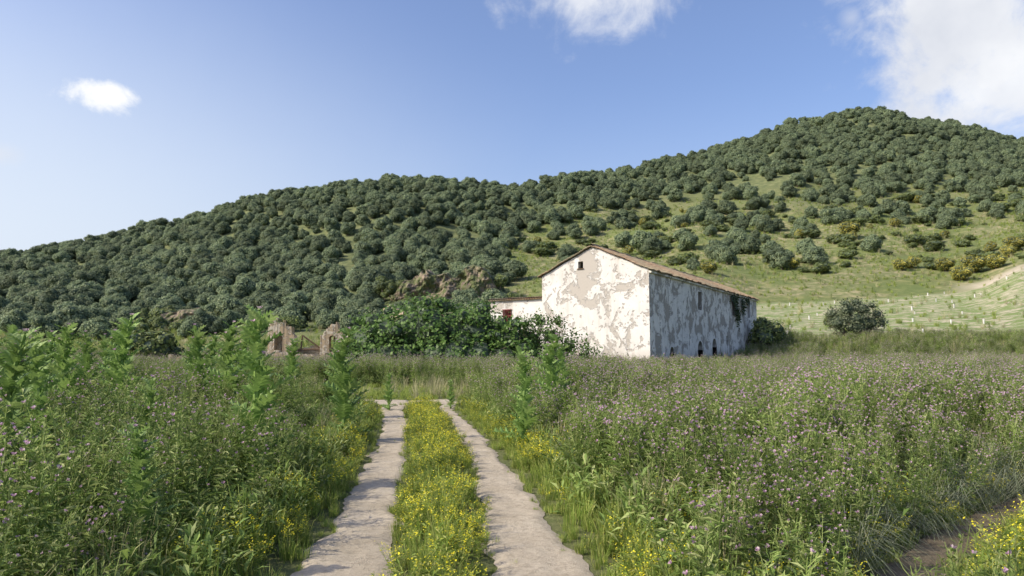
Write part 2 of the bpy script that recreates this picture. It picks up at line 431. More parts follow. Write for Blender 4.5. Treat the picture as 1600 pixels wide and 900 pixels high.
for T, sd in ((TL, 1), (TR, 2)):
    rows = []
    for y in np.arange(1.5, YEND+1.8, .05):
        a, c = edges(T, y); f1 = lambda q: (float(fbm(np.array(y), np.array(q), .5, 4, 2))-.5)*.26
        rows.append(((float(a)+f1(sd*7.), y), (float(c)+f1(sd*17.), y)))
    strip(mb, rows, 18, .006, .035, sd)
def poly_rows(P, hw, step=.12, seed=0):
    rows = []
    for i in range(len(P)-1):
        a, c = P[i], P[i+1]; L = np.hypot(*(c-a)); d0 = (c-a)/L
        for s in np.arange(0, L, step):
            p = a+(c-a)*s/L
            dn = (P[min(i+2, len(P)-1)]-P[i+1]); dn = dn/(np.hypot(*dn)+1e-9) if i+2 < len(P) else d0
            t = s/L; dd = d0*(1-.5*t)+dn*.5*t
            if i > 0:
                dp = (P[i]-P[i-1]); dp /= np.hypot(*dp); dd = dd+dp*.5*(1-t)
            dd /= np.hypot(*dd); nrm = np.array((-dd[1], dd[0]))
            w1 = hw*(.8+.4*float(fbm(np.array(s*1.3+i*9), np.array(seed*1.), .7, 3))); w2 = hw*(.8+.4*float(fbm(np.array(s*1.1+i*5), np.array(seed+4.), .7, 3)))
            rows.append((tuple(p+nrm*w1), tuple(p-nrm*w2)))
    return rows
strip(mb, poly_rows(LP, .95, seed=1), 14, .014, .035, 5)
add_obj('dirt_track', mb.mesh('dirt_track', [M_soil], True), kind='structure', label='pale two-rut dirt track with a grassy middle strip')
mb = MB(); strip(mb, poly_rows(RP, .26, seed=2), 12, .010, .05, 6)
add_obj('footpath', mb.mesh('footpath', [M_soil2], True), kind='structure', label='narrow brown dirt path beside the thistles')

mb = MB(); n = 60
for i in range(n+1):
    for j in range(14):
        X = -1900+i*24*1.6; Y = 1500+j*60
        h = math.exp(-((X+1350)/420)**2)*225*math.sin(math.pi*min(1, (j+.2)/9))*(.9+.2*float(fbm(np.array(X), np.array(Y), 160, 4, 2)))
        mb.v.append((X, Y, h-4))
for i in range(n):
    for j in range(13):
        a = i*14+j; mb.f.append((a, a+14, a+15, a+1)); mb.m.append(0)
add_obj('distant_hill', mb.mesh('distant_hill', [plain('haze_tinted_hill', (.18,.25,.33), (.24,.32,.40), .02)], True), kind='structure', label='hazy blue wooded hill far off')  # aerial haze is painted into the hill's blue-grey colour

# ------------------------------------------------------------------ tree prototypes
def tree_mesh(name, R, Hc, nb, size, dens, mleaf, trunk_h=1.6):
    blobs = [(0, 0, Hc, R*.72, R*.72, R*.62)]
    for i in range(nb):
        a = 2*math.pi*i/nb+rng.uniform(-.4, .4); rr = R*rng.uniform(.42, .62); br = R*rng.uniform(.32, .5)
        blobs.append((math.cos(a)*rr, math.sin(a)*rr, Hc+R*rng.uniform(-.45, .40), br, br, br*.85))
    for i in range(4):
        a = rng.uniform(0, 6.28); rr = R*rng.uniform(.1, .35); br = R*rng.uniform(.28, .4)
        blobs.append((math.cos(a)*rr, math.sin(a)*rr, Hc+R*rng.uniform(.35, .55), br, br, br*.8))
    mb = MB()
    mb.quads(blob_leaves(blobs, dens, size, .75, .45, .84), 0)
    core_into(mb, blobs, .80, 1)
    top = (rng.uniform(-.2, .2), rng.uniform(-.2, .2), Hc)
    mb.tube([(0, 0, -.4), (top[0]*.3, top[1]*.3, trunk_h*.6), top], [R*.09, R*.07, R*.03], 6, 2)
    for i in range(4):
        bl = blobs[1+i % nb]
        mb.tube([(top[0]*.3, top[1]*.3, trunk_h*.6), tuple(np.array(bl[:3])*.6+np.array((0, 0, Hc*.25))), bl[:3]], [R*.045, R*.03, R*.01], 5, 2)
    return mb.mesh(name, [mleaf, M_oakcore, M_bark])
oak = [tree_mesh('oak_%d' % i, 3.0, 2.5, 7+i % 3, .36, 52, M_oak, 1.2) for i in range(6)]
shrubm = [tree_mesh('shrub_%d' % i, 1.5, 1.05, 6, .22, 110, M_shrub, .4) for i in range(3)]
broomm = [tree_mesh('broom_%d' % i, 1.6, 1.3, 6, .20, 110, M_broom, .4) for i in range(2)]

step = 4.9
xs = np.arange(-420, 520, step); ys = np.arange(112, 520, step)
PX, PY = np.meshgrid(xs, ys); PX = PX+rng.uniform(-.5, .5, PX.shape)*step*.95; PY = PY+rng.uniform(-.5, .5, PY.shape)*step*.95
PX = PX.ravel(); PY = PY.ravel(); pxx = 800+F*PX/PY
sel = (pxx > -260) & (pxx < 1860); PX, PY, pxx = PX[sel], PY[sel], pxx[sel]
ky, kz = knots(pxx)
dl = np.clip((PY-ky[0]-6)/22, 0, 1)*1.02
gate = np.clip((pxx-(745+.42*(PY-160)))/60, 0, 1)
lowr = .03+.5*np.clip((fbm(PX, PY, 32, 2, 21)-.51)*6, 0, 1)*np.clip((PY-ky[1]-20)/40, 0, 1)
dr = np.where(PY < ky[1]+4, 0, np.where(PY < ky[2]-18, lowr, .26+.68*np.clip((PY-ky[2]+18)/70, 0, 1)))
dens = dl*(1-gate)+dr*gate
cl = fbm(PX, PY, 26, 3, 31)
dens = dens*np.where(cl > .61, np.where(gate > .3, .4, .7), 1)
dens = np.where(PY > ky[3]+22, 0, dens)
rockz = ((pxx > 600) & (pxx < 770) & (PY > 150) & (PY < 182)) | ((pxx > 210) & (pxx < 340) & (PY > 129) & (PY < 147))
dens = np.where(rockz, 0.0, dens)
keep = rng.uniform(0, 1, len(PX)) < dens*.94
PX, PY, pxx = PX[keep], PY[keep], pxx[keep]
PZ = HT(PX, PY)-.35
order = np.argsort(PY+np.where((pxx < -20) | (pxx > 1620), 1000, 0)); PX, PY, PZ, pxx = PX[order], PY[order], PZ[order], pxx[order]
SC = (.5+.80*rng.beta(2, 2.0, len(PX)))*np.where(PY < 150, .85, 1.0); RO = rng.uniform(0, 6.28, len(PX)); IX = rng.integers(0, 6, len(PX))
for i in range(300):
    add_obj('oak_tree', oak[IX[i]], (PX[i], PY[i], PZ[i]), RO[i], SC[i], label='rounded grey-green evergreen oak on the hillside', category='tree', group='trees on the hillside')
s_ = slice(300, None)
scatter('oak_forest', np.stack([PX, PY, PZ], 1)[s_], np.stack([RO*0, RO*0, RO], 1)[s_], SC[s_], IX[s_], [src('p_oak', q) for q in oak], label='dense evergreen oak woodland covering the hills', category='forest')
print('TREES', len(PX))

k = 0
for i in range(4600):
    X = rng.uniform(-10, 260); Y = rng.uniform(105, 290); p = 800+F*X/Y
    if not (740 < p < 1660): continue
    kk, _ = knots(np.array([p]))
    if Y < kk[1][0]+5 or Y > kk[2][0]+25: continue
    if fbm(np.array(X), np.array(Y), 20, 2, 77) < .45: continue
    k += 1
    br = rng.uniform() < .12
    z = float(HT(np.array(X), np.array(Y)))-.15
    if br: add_obj('broom_bush', broomm[k % 2], (X, Y, z), rng.uniform(0, 6), rng.uniform(.5, 1.4), label='yellow-flowering broom bush on the grassy slope', category='bush', group='broom bushes on the slope')
    else:
        s = rng.uniform(.3, 1.0)**1.5*1.6+.2; add_obj('shrub', shrubm[k % 3], (X, Y, z), rng.uniform(0, 6), (s*1.4, s*1.3, s*.8), label='low green shrub on the grassy slope', category='shrub', group='shrubs on the slope')
    if k > 215: break
for (px, Y, s) in [(1332, 215, 2.2), (1505, 158, 1.6), (1525, 163, 1.9), (1560, 160, 1.5), (1240, 180, 1.4), (1110, 170, 1.4), (1410, 172, 1.3), (1480, 168, 1.5), (1590, 170, 1.7)]:
    X = (px-800)/F*Y; z = float(HT(np.array(X), np.array(float(Y))))-.1
    add_obj('broom_bush', broomm[0], (X, Y, z), 1., (s*1.2, s, s*.85), label='large yellow-flowering broom bush on the slope', category='bush', group='broom bushes on the slope')

m, nt = mat_new('grey_rock'); b = NB(nt); t = b.n('ShaderNodeTexCoord').outputs['Object']
mp = b.n('ShaderNodeMapping'); nt.links.new(t, mp.inputs[0]); mp.inputs['Scale'].default_value = (1, 1, .7)
a = b.noise(mp.outputs[0], .5, 10, .72); col = b.ramp(a, [(.3, (.14,.115,.085)), (.48, (.25,.205,.15)), (.6, (.38,.31,.22)), (.75, (.27,.23,.175))])
col = b.mix(b.ramp(b.noise(t, .6, 8, .7), [(.46, 0), (.54, .9)]), col, (.11,.14,.05))
b.out(col, .95, b.noise(mp.outputs[0], 1.4, 10, .75), 1, .8); M_rock = m
def cliff(px0, px1, Y, hfun, label, seed):
    X0, X1 = (px0-800)/F*Y, (px1-800)/F*Y; Wc = X1-X0; cx = (X0+X1)/2; zc = float(HT(np.array(cx), np.array(float(Y))))
    nu, nt_, nb_ = int(Wc/.22), 30, 12; mb = MB()
    for i in range(nu+1):
        s = i/nu; x = X0+Wc*s; zb = float(HT(np.array(x), np.array(Y-1.)))-.6
        Hh = hfun(s)*(.50+1.0*float(fbm(np.array(x), np.array(seed*5.), 5.0, 3, seed)))*min(1, 4*s, 4*(1-s))+.3
        for j in range(nt_+nb_+1):
            t = min(1, j/nt_); z = zb+Hh*t
            dy = (float(fbm(np.array(x), np.array(z), 3.0, 4, seed+3))-.5)*6.0+(abs(float(fbm(np.array(x), np.array(z*.8), 1.2, 3, seed+6))-.5))*2.0
            y = Y+t*3.0+dy
            if j > nt_: q = (j-nt_)/nb_; y += q*10; z = z+q*1.0+(float(vnoise(np.array(x*.8), np.array(q*6.)))-.5)*.5
            mb.v.append(np.array((x-cx, y-Y, z-zc)))
    nr = nt_+nb_+1
    for i in range(nu):
        for j in range(nr-1):
            q = i*nr+j; mb.f.append((q, q+nr, q+nr+1, q+1)); mb.m.append(0)
    add_obj('rock_outcrop', mb.mesh('rock_outcrop', [M_rock]), (cx, Y, zc), label=label, category='rock')
cliff(586, 810, 166, lambda s: 8.0*(.70+.35*math.sin(3.1*s)), 'jagged grey-brown cliff outcrop in the wooded hillside', 3)
cliff(208, 342, 138, lambda s: 3.4*(.5+.6*math.sin(3.1*s)), 'low dark grey rock outcrop at the foot of the hill', 8)
for i in range(104):
    if i < 76: px = rng.uniform(590, 805); Y = rng.choice([rng.uniform(156, 162), rng.uniform(168, 176)])
    else: px = rng.uniform(200, 350); Y = rng.choice([rng.uniform(130, 136), rng.uniform(142, 148)])
    X = (px-800)/F*Y; s = rng.uniform(.5, 1.4); up = rng.uniform(2, 7.5) if (Y > 166) else (2.0 if 140 < Y < 150 else 0)
    add_obj('shrub', shrubm[i % 3], (X, Y, float(HT(np.array(X), np.array(Y)))-.2+up*0.5), rng.uniform(0, 6), s, label='green shrub growing around a rock outcrop', category='shrub', group='shrubs around the rocks')

# ------------------------------------------------------------------ farmhouse
C = np.array((9.3, 50.0)); e1 = np.array((-7.05, 5.2)); Wd = np.linalg.norm(e1); e1 /= Wd
e2 = np.array((17.5, 31.0)); Ln = np.linalg.norm(e2); e2 /= Ln
EV, RG = 7.1, 9.0
def loc(a, bb, z): return np.array((*(e1*a+e2*bb), z))
def prism(a0, a1, b0, b1, ze, zr, z0=0.):
    am = (a0+a1)/2
    mb = MB()
    for bb in (b0, b1):
        for (a, z) in ((a0, z0), (a1, z0), (a1, ze), (am, zr), (a0, ze)): mb.v.append(loc(a, bb, z))
    mb.f = [(0,1,2,3,4), (9,8,7,6,5)]+[(i, i+5, (i+1) % 5+5, (i+1) % 5) for i in range(5)]
    mb.m = [0]*7; return mb
def cutbox(a0, a1, b0, b1, z0, z1, arch=None):
    mb = MB()
    if arch is None:
        for bb in (b0, b1):
            for (a, z) in ((a0, z0), (a1, z0), (a1, z1), (a0, z1)): mb.v.append(loc(a, bb, z))
        mb.f = [(0,1,2,3), (7,6,5,4), (0,4,5,1), (1,5,6,2), (2,6,7,3), (3,7,4,0)]; mb.m = [0]*6
    else:
        bm_, hw = (b0+b1)/2, (b1-b0)/2
        pr = [(b0, z0), (b1, z0)]+[(bm_+hw*math.cos(t), z1+hw*math.sin(t)) for t in np.linspace(0, math.pi, 9)]
        n = len(pr)
        for a in (a0, a1):
            for (bb, z) in pr: mb.v.append(loc(a, bb, z))
        mb.f = [tuple(range(n)), tuple(range(2*n-1, n-1, -1))]+[(i, i+n, (i+1) % n+n, (i+1) % n) for i in range(n)]
        mb.m = [0]*len(mb.f)
    return mb
def recalc(me):
    bm = bmesh.new(); bm.from_mesh(me); bmesh.ops.recalc_face_normals(bm, faces=bm.faces); bm.to_mesh(me); bm.free()
def boolean(me, cutters, mats):
    recalc(me); o = bpy.data.objects.new('tmp', me); COL.objects.link(o); tmp = []
    for c in cutters:
        cm = c.mesh('cut', []); recalc(cm); co = bpy.data.objects.new('cut', cm); COL.objects.link(co); tmp.append(co)
        md = o.modifiers.new('b', 'BOOLEAN'); md.operation = 'DIFFERENCE'; md.solver = 'EXACT'; md.object = co
    dg = bpy.context.evaluated_depsgraph_get(); dg.update()
    res = bpy.data.meshes.new_from_object(o.evaluated_get(dg))
    for q in tmp+[o]: bpy.data.objects.remove(q, do_unlink=True)
    res.materials.clear()
    for q in mats: res.materials.append(q)
    return res
def plaster(name, white, bare, thr, bare2=(.30,.27,.22), scale=.55, t2=.60, soft=.012):
    m, nt = mat_new(name); b = NB(nt); t = b.n('ShaderNodeTexCoord').outputs['Object']
    n1 = b.noise(t, scale, 12, .70, .6); n2 = b.noise(t, scale*3.1, 10, .7, .3); n3 = b.noise(t, 9, 8, .7)
    mk = b.ramp(n1, [(thr, 0), (thr+soft, 1)]); mk2 = b.ramp(n2, [(t2, 0), (t2+soft*1.2, 1)])
    mk = b.math('MAXIMUM', mk, mk2)
    wc = b.mix(b.ramp(b.noise(t, .8, 8, .65), [(.35, 0), (.70, .65)]), white, tuple(x*.72 for x in white))
    mp = b.n('ShaderNodeMapping'); nt.links.new(t, mp.inputs[0]); mp.inputs['Scale'].default_value = (2.5, 2.5, .25)
    wc = b.mix(b.ramp(b.noise(mp.outputs[0], 1, 6, .6), [(.50, 0), (.70, .4)]), wc, (.42,.38,.31))
    bc = b.mix(n3, bare, bare2)
    col = b.mix(mk, wc, bc)
    sx = b.n('ShaderNodeSeparateXYZ'); nt.links.new(t, sx.inputs[0])
    dirt = b.n('ShaderNodeMapRange'); nt.links.new(b.math('ADD', sx.outputs[2], b.math('MULTIPLY', n2, 1.5)), dirt.inputs[0])
    dirt.inputs[1].default_value = .6; dirt.inputs[2].default_value = 2.6; dirt.inputs[3].default_value = .75; dirt.inputs[4].default_value = 0
    col = b.mix(dirt.outputs[0], col, (.28,.23,.17))
    h = b.math('ADD', b.math('MULTIPLY', mk, -1.), b.math('MULTIPLY', n3, .35))
    b.out(col, .92, h, .8, .04); return m
M_pl = plaster('peeling_white_plaster', (.66,.645,.60), (.45,.42,.37), .530, (.385,.355,.31), .55, .570, .02)
M_pl2 = plaster('weathered_shade_side_plaster', (.83,.775,.685), (.43,.385,.325), .515, (.34,.30,.25), .70, .585, .025)  # weathered patches; white also lifted and warmed against blue skylight on the shaded side
M_ruin = plaster('crumbling_masonry', (.64,.565,.43), (.47,.37,.24), .51, (.36,.28,.18), 1.1, .54)
M_dark = plain('dark_interior', (.010,.009,.008), (.02,.018,.015), 2)  # near-black colour stands in for the darkness of unlit rooms
M_rust = plain('red_iron', (.16,.045,.04), (.22,.07,.06), 8)
M_wood = plain('old_wood', (.09,.06,.04), (.16,.11,.07), 8)
house = add_obj('farmhouse', None, (C[0], C[1], 0), label='abandoned two-storey farmhouse with peeling white plaster walls', category='farmhouse')
inner = prism(.55, Wd-.55, .55, Ln-.55, EV-.2, RG-.25, .05)
cut = [inner]
cut.append(cutbox(5.18, 5.60, -.5, 1.0, 7.5, 8.0))
ups = [(12.2, 13.3), (24.2, 25.6), (31.0, 32.2)]
for (q0, q1) in ups: cut.append(cutbox(-.5, 1.0, q0, q1, 4.9, 6.4))
for (q0, q1, zt) in [(4.4, 5.4, 1.35), (11.8, 13.3, 1.6), (16.4, 17.9, 1.85), (29.4, 31.0, 1.8)]: cut.append(cutbox(-.5, 1.0, q0, q1, .02, zt, True))
cut.append(cutbox(-.5, 1.0, 21.5, 22.3, 2.0, 2.9))
wm = boolean(prism(0, Wd, 0, Ln, EV, RG).mesh('wall', []), cut, [M_pl, M_pl2, M_dark])
n_long = np.array((e2[1], -e2[0]))
Mx = np.array([[e1[0], e2[0]], [e1[1], e2[1]]])
for p in wm.polygons:
    c = p.center; nn = np.array(p.normal[:2]); ab = np.linalg.solve(Mx, np.array((c[0], c[1])))
    if ab[0] < .01 and np.dot(nn, n_long) > .7: p.material_index = 1
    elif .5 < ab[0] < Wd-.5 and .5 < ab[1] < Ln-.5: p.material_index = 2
add_obj('wall', wm, parent=house)
m, nt = mat_new('old_terracotta_tiles'); b = NB(nt); t = b.n('ShaderNodeTexCoord').outputs['Object']
col = b.ramp(b.noise(t, 2.2, 8, .7), [(.3, (.16,.11,.075)), (.5, (.27,.18,.115)), (.65, (.36,.29,.19)), (.8, (.19,.17,.12))])
col = b.mix(b.ramp(b.noise(t, .5, 6), [(.40, 0), (.58, .8)]), col, (.26,.23,.155))
b.out(col, .95, b.noise(t, 12, 5), .6, .03); M_tile = m
def roof_mesh(name, a_e, a_r, z_e, z_r, b0, b1, per=.26, rows=14, fn=loc):
    mb = MB(); nb = int((b1-b0)/per*4); ns = rows*2
    for i in range(nb+1):
        bb = b0+(b1-b0)*i/nb
        for j in range(ns+1):
            t = (j//2 + (1 if j % 2 else 0))/rows; t = min(1, t)
            a = a_r+(a_e-a_r)*t; z = z_r+(z_e-z_r)*t
            wave = .05*math.cos(2*math.pi*bb/per)
            stp = (.035 if j % 2 else 0)
            sag = -.16*math.sin(bb*.33)*math.sin(math.pi*min(1, t))*.5+(float(vnoise(np.array(bb*1.7), np.array(t*9)))-.5)*.12
            mb.v.append(fn(a+(float(vnoise(np.array(bb*2.1), np.array(3.)))-.5)*.12*(t > .98), bb, z+.09+wave+stp+sag))
    for i in range(nb):
        for j in range(ns):
            q = i*(ns+1)+j; mb.f.append((q, q+1, q+ns+2, q+ns+1)); mb.m.append(0)
    return mb.mesh(name, [M_tile])
sl_ = (RG-EV)/(Wd/2)
roof = add_obj('roof', roof_mesh('roof', -.35, Wd/2, EV-.35*sl_, RG, -.2, Ln+.2), parent=house)
r2 = roof_mesh('roof2', Wd+.3, Wd/2+.001, EV-.3*sl_, RG, -.2, Ln+.2)
bm = bmesh.new(); bm.from_mesh(roof.data); bm.from_mesh(r2); bm.to_mesh(roof.data); bm.free()
sm = roof.modifiers.new('thick', 'SOLIDIFY'); sm.thickness = .05; sm.offset = -1
bs = np.arange(-.22, Ln+.3, .4)
mb = MB(); mb.tube([loc(Wd/2, bb, RG+.11+.03*math.sin(bb*2)) for bb in bs], [.10+.02*(i % 2) for i in range(len(bs))], 8, 0)
add_obj('ridge_tiles', mb.mesh('ridge_tiles', [M_tile]), parent=roof)
mb = MB()
ax = [np.array((*e2, 0)), np.array((*e1, 0)), np.array((0, 0, 1))]
mb.box(loc(-.09, Ln/2, EV-.16), (Ln/2-.02, .085, .07), 0, ax)
add_obj('cornice', mb.mesh('cornice', [M_pl2]), parent=house)
def window_part(parent, a, b0, b1, z0, z1, fn=loc, mat=M_wood):
    w_ = MB(); ex = fn(0, 1, 0)-fn(0, 0, 0); ey = fn(1, 0, 0)-fn(0, 0, 0); axx = [ex, ey, np.array((0, 0, 1.))]
    bmid = (b0+b1)/2; t = .045
    for bb in (b0+t, b1-t): w_.box(fn(a, bb, (z0+z1)/2), (t, .04, (z1-z0)/2), 0, axx)
    for zz in (z0+t, z1-t): w_.box(fn(a, bmid, zz), ((b1-b0)/2-2*t, .04, t), 0, axx)
    w_.box(fn(a, bmid, (z0+z1)/2), (.03, .035, (z1-z0)/2-2*t), 0, axx)
    return add_obj('window', w_.mesh('window', [mat]), parent=parent)
for (q0, q1) in ups: window_part(house, .3, q0, q1, 4.9, 6.4)
mb = MB(); mb.box(loc(.35, 30.2, .85), (.75, .03, .85), 0, ax)
for zz in (.4, 1.3): mb.box(loc(.30, 30.2, zz), (.7, .02, .06), 0, ax)
add_obj('door', mb.mesh('door', [M_wood]), parent=house)
mb = MB(); ax2 = [np.array((*e1, 0)), np.array((*e2, 0)), np.array((0, 0, 1))]
mb.box(loc(5.39, -.03, 7.46), (.27, .05, .03), 0, ax2)
add_obj('window_sill', mb.mesh('window_sill', [M_wood]), parent=house)

A0 = C+e1*Wd+e2*.4
loc2 = loc
annex = add_obj('annex', None, (A0[0], A0[1], 0), label='lower white lean-to annex with a red-barred window', category='outbuilding')
def box_ab(a0, a1, b0, b1, z0, z1):
    mb = MB()
    for bb in (b0, b1):
        for (a, z) in ((a0, z0), (a1, z0), (a1, z1), (a0, z1)): mb.v.append(loc2(a, bb, z))
    mb.f = [(0,1,2,3), (7,6,5,4), (0,4,5,1), (1,5,6,2), (2,6,7,3), (3,7,4,0)]; mb.m = [0]*6; return mb
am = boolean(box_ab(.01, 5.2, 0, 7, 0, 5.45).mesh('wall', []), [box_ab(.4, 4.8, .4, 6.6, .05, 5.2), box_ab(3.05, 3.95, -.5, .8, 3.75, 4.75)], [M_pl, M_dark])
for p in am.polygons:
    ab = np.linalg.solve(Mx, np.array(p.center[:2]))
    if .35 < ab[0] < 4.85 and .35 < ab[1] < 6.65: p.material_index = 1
add_obj('wall', am, parent=annex)
mb = MB(); mb.box(loc2(2.6, 3.4, 5.50), (2.7, 3.6, .045), 0, ax2)
for k in range(22): mb.tube([loc2(.1+k*.24, -.26, 5.56), loc2(.1+k*.24, .5, 5.64)], [.075, .07], 6, 0, True)
add_obj('roof', mb.mesh('roof', [M_tile]), parent=annex)
mb = MB()
for k in range(5): mb.box(loc2(3.13+k*.185, -.03, 4.25), (.018, .018, .52), 0, ax2)
for zz in (3.76, 4.25, 4.74): mb.box(loc2(3.5, -.06, zz), (.47, .012, .03), 0, ax2)
add_obj('window', mb.mesh('window', [M_rust]), parent=annex)

def jag_wall(p0, p1, thick, hfun, holes=(), step=.12):
    p0 = np.array(p0, float); p1 = np.array(p1, float); L = np.hypot(*(p1-p0)); d = (p1-p0)/L; nn = np.array((-d[1], d[0]))
    mb = MB(); n = int(L/step); jit = 0
    for i in range(n):
        s0, s1 = i*L/n, (i+1)*L/n; sm = (s0+s1)/2
        if rng.uniform() < .35: jit = rng.uniform(-.14, .12)
        h = max(.25, round((hfun(sm)+jit)/.16)*.16+rng.uniform(-.02, .02)); z0 = 0.
        for (h0, h1, hz, rad) in holes:
            if h0 < sm < h1:
                mid = (h0+h1)/2; hw = (h1-h0)/2
                z0 = hz+math.sqrt(max(0, hw*hw-(sm-mid)**2))
        if z0 >= h-.05: continue
        tk = thick*rng.uniform(.90, 1.0)
        a = p0+d*s0; c = p0+d*s1
        b_ = len(mb.v)
        for (pt) in (a-nn*tk/2, c-nn*tk/2, c+nn*tk/2, a+nn*tk/2): mb.v.append(np.array((*pt, z0)))
        for (pt) in (a-nn*tk/2, c-nn*tk/2, c+nn*tk/2, a+nn*tk/2): mb.v.append(np.array((*pt, h+rng.uniform(-.03, .05))))
        for f in ((0,3,2,1),(4,5,6,7),(0,1,5,4),(2,3,7,6),(1,2,6,5),(3,0,4,7)): mb.f.append(tuple(b_+q for q in f)); mb.m.append(0)
    return mb
def nz1(s, sc, sd): return float(fbm(np.array(s), np.array(sd*3.3), sc, 4, sd))-.5
RY = 56.
def WX(px, Y=RY): return (px-800)/F*Y
def WZ(py, Y=RY): return ray_at(800, py, Y)[1]
ruin = add_obj('ruined_building', None, (WX(480), RY, 0), label='crumbling beige masonry ruin with broken arched openings', category='ruin')
def rel(mb):
    mb.v = [np.array(v)-np.array((WX(480), RY, 0)) for v in mb.v]; return mb
def hA(s):
    pts = [(0, 508), (.12, 502), (.55, 500), (.9, 503), (1.25, 502), (1.35, 512), (1.75, 512), (1.8, 524), (2.1, 528)]
    return WZ(np.interp(s, [p[0] for p in pts], [p[1] for p in pts]))
def hB(s):
    pts = [(0, 526), (.2, 522), (.4, 519), (.6, 511), (.95, 507), (1.25, 506), (1.35, 513), (1.6, 514), (1.7, 524)]
    return WZ(np.interp(s, [p[0] for p in pts], [p[1] for p in pts]))
wA = jag_wall((WX(422), RY), (WX(464), RY), .8, hA, [(.50, 1.10, WZ(528), 0)], .07)
add_obj('pillar', rel(wA).mesh('pillar', [M_ruin]), parent=ruin)
wB = jag_wall((WX(503), RY), (WX(539), RY), .8, hB, [(.62, 1.18, WZ(530), 0)], .07)
add_obj('pillar', rel(wB).mesh('pillar', [M_ruin]), parent=ruin)
wN = jag_wall((WX(424), RY+.6), (WX(537), RY+.6), .25, lambda s: (WZ(516) if s < 1.3 else (WZ(520) if s > 4.65 else WZ(544)+nz1(s, .5, 9)*.6)), [], .07)
add_obj('wall', rel(wN).mesh('wall', [M_ruin]), parent=ruin)
mb = MB(); mb.tube([(WX(474), RY-.1, WZ(524)), (WX(503), RY, WZ(545))], [.06, .06], 6, 0, True); mb.tube([(WX(462), RY-.1, WZ(546)), (WX(505), RY-.1, WZ(546))], [.08, .08], 6, 0, True)
mb.tube([(WX(474), RY-.1, WZ(524)), (WX(472), RY-.1, WZ(548))], [.06, .06], 6, 0, True)
add_obj('beam', rel(mb).mesh('beam', [M_wood]), parent=ruin)
wC = jag_wall((WX(268, 54), 54.), (WX(560, 54), 54.), .5, lambda s: 1.35+nz1(s, 1.5, 6)*.7, [], .12)
off = np.array((WX(420, 54), 54., 0)); wC.v = [v-off for v in wC.v]
add_obj('low_wall', wC.mesh('low_wall', [M_ruin]), tuple(off), label='long low broken masonry wall in the grass', category='wall')
R0 = A0+e1*5.3; R1 = A0+e1*17.0
wD = jag_wall(R0, R1, .6, lambda s: 4.4+nz1(s, 2.2, 12)*1.6+(.5 if s > 9.3 else 0), [], .12)
off = np.array((R0[0], R0[1], 0)); wD.v = [v-off for v in wD.v]
add_obj('ruined_wall', wD.mesh('ruined_wall', [M_ruin]), tuple(off), label='broken reddish masonry wall behind the fig tree', category='wall')

# ------------------------------------------------------------------ larger near plants
def leafy_thing(name, loc_, blobs, dens, size, mleaf, label, cat, core=.7, stems=8, asp=.75, jit=.7, trunk_r=.12, inner=.7, lump=.18, twigs=3):
    o = add_obj(name, None, loc_, label=label, category=cat)
    mb = MB(); mb.quads(blob_leaves(blobs, dens, size, asp, jit, inner, lump=lump), 0)
    if core: core_into(mb, blobs, core, 1)
    add_obj('crown', mb.mesh('crown', [mleaf, M_oakcore]), parent=o)
    tb = MB()
    for i in range(stems):
        bl = blobs[i % len(blobs)]; t = np.array(bl[:3])+rng.normal(0, .25, 3)*np.array(bl[3:6])
        s = np.array((bl[0]*.25, bl[1]*.25, -.1)); md = (s+t)/2+np.array((rng.normal(0, .2), rng.normal(0, .2), .1))
        tb.tube([s, md, t], [trunk_r, trunk_r*.65, trunk_r*.2], 6, 0)
        for k in range(twigs):
            e = t+rng.normal(0, .6, 3)*np.array(bl[3:6]); tb.tube([md*(.5)+t*.5, e], [trunk_r*.4, .012], 4, 0)
    add_obj('trunk', tb.mesh('trunk', [M_bark]), parent=o)
    return o
fb = []
for (x, zt, r) in [(-5.2, 2.7, 1.3), (-4.3, 3.7, 1.6), (-3.2, 4.2, 1.7), (-1.8, 4.6, 1.9), (-.4, 4.7, 1.9), (1.0, 4.7, 1.9), (2.3, 4.5, 1.8), (3.4, 3.9, 1.6), (4.4, 3.4, 1.5), (5.4, 3.3, 1.4)]:
    fb.append((x, rng.uniform(-.5, .5), zt-r, r, r*1.1, r))
    fb.append((x+rng.uniform(-.5, .5), -1.0+rng.uniform(-.5, .3), max(.9, zt-r*1.9), r*.8, r*.9, r*.85))
for i in range(40):
    x = rng.uniform(-5.4, 5.8); top_ = np.interp(x, [-5.2, -3, 0, 2.3, 3.5, 5.6], [2.7, 4.2, 4.7, 4.6, 3.5, 3.2]); r = rng.uniform(.3, .75)
    fb.append((x, rng.uniform(-1.8, .3), rng.uniform(1.3, top_), r, r, r*.8))
leafy_thing('fig_tree', (-4.6, 46.5, 0), fb, 85, .23, M_fig, 'broad spreading dark green fig tree against the ruined walls', 'tree', .70, 14, .8, .55, .1, .72, .4)
sb = [(-1.8,0,1.5,1.2,1,1.3), (-.8,.2,2.3,1.1,1,1.2), (.4,0,2.5,1.1,1,1.2), (1.5,.2,1.8,1.2,1,1.2), (2.6,0,1.2,1.1,1,1.0), (-.3,.3,3.4,.7,.7,.7), (1.2,0,.9,1.4,1,.9), (0,0,.9,1.4,1,.9), (3.3,.2,.7,.8,.8,.7), (-1.2,0,3.2,.5,.5,.6), (.8,0,3.3,.5,.5,.7), (-1.5,-.5,1,1.3,.8,1.0), (3.9,.1,.6,.7,.6,.6)]
leafy_thing('elder_shrub', (2.0, 46.0, 0), sb, 165, .17, M_fig, 'straggly green shrub with bare stems before the gable', 'shrub', 0, 22, .75, .8, .045, .1, .3, 5)
Yo = 82.; Xo = (1335-800)/F*Yo; zo = float(HT(np.array(Xo), np.array(Yo)))
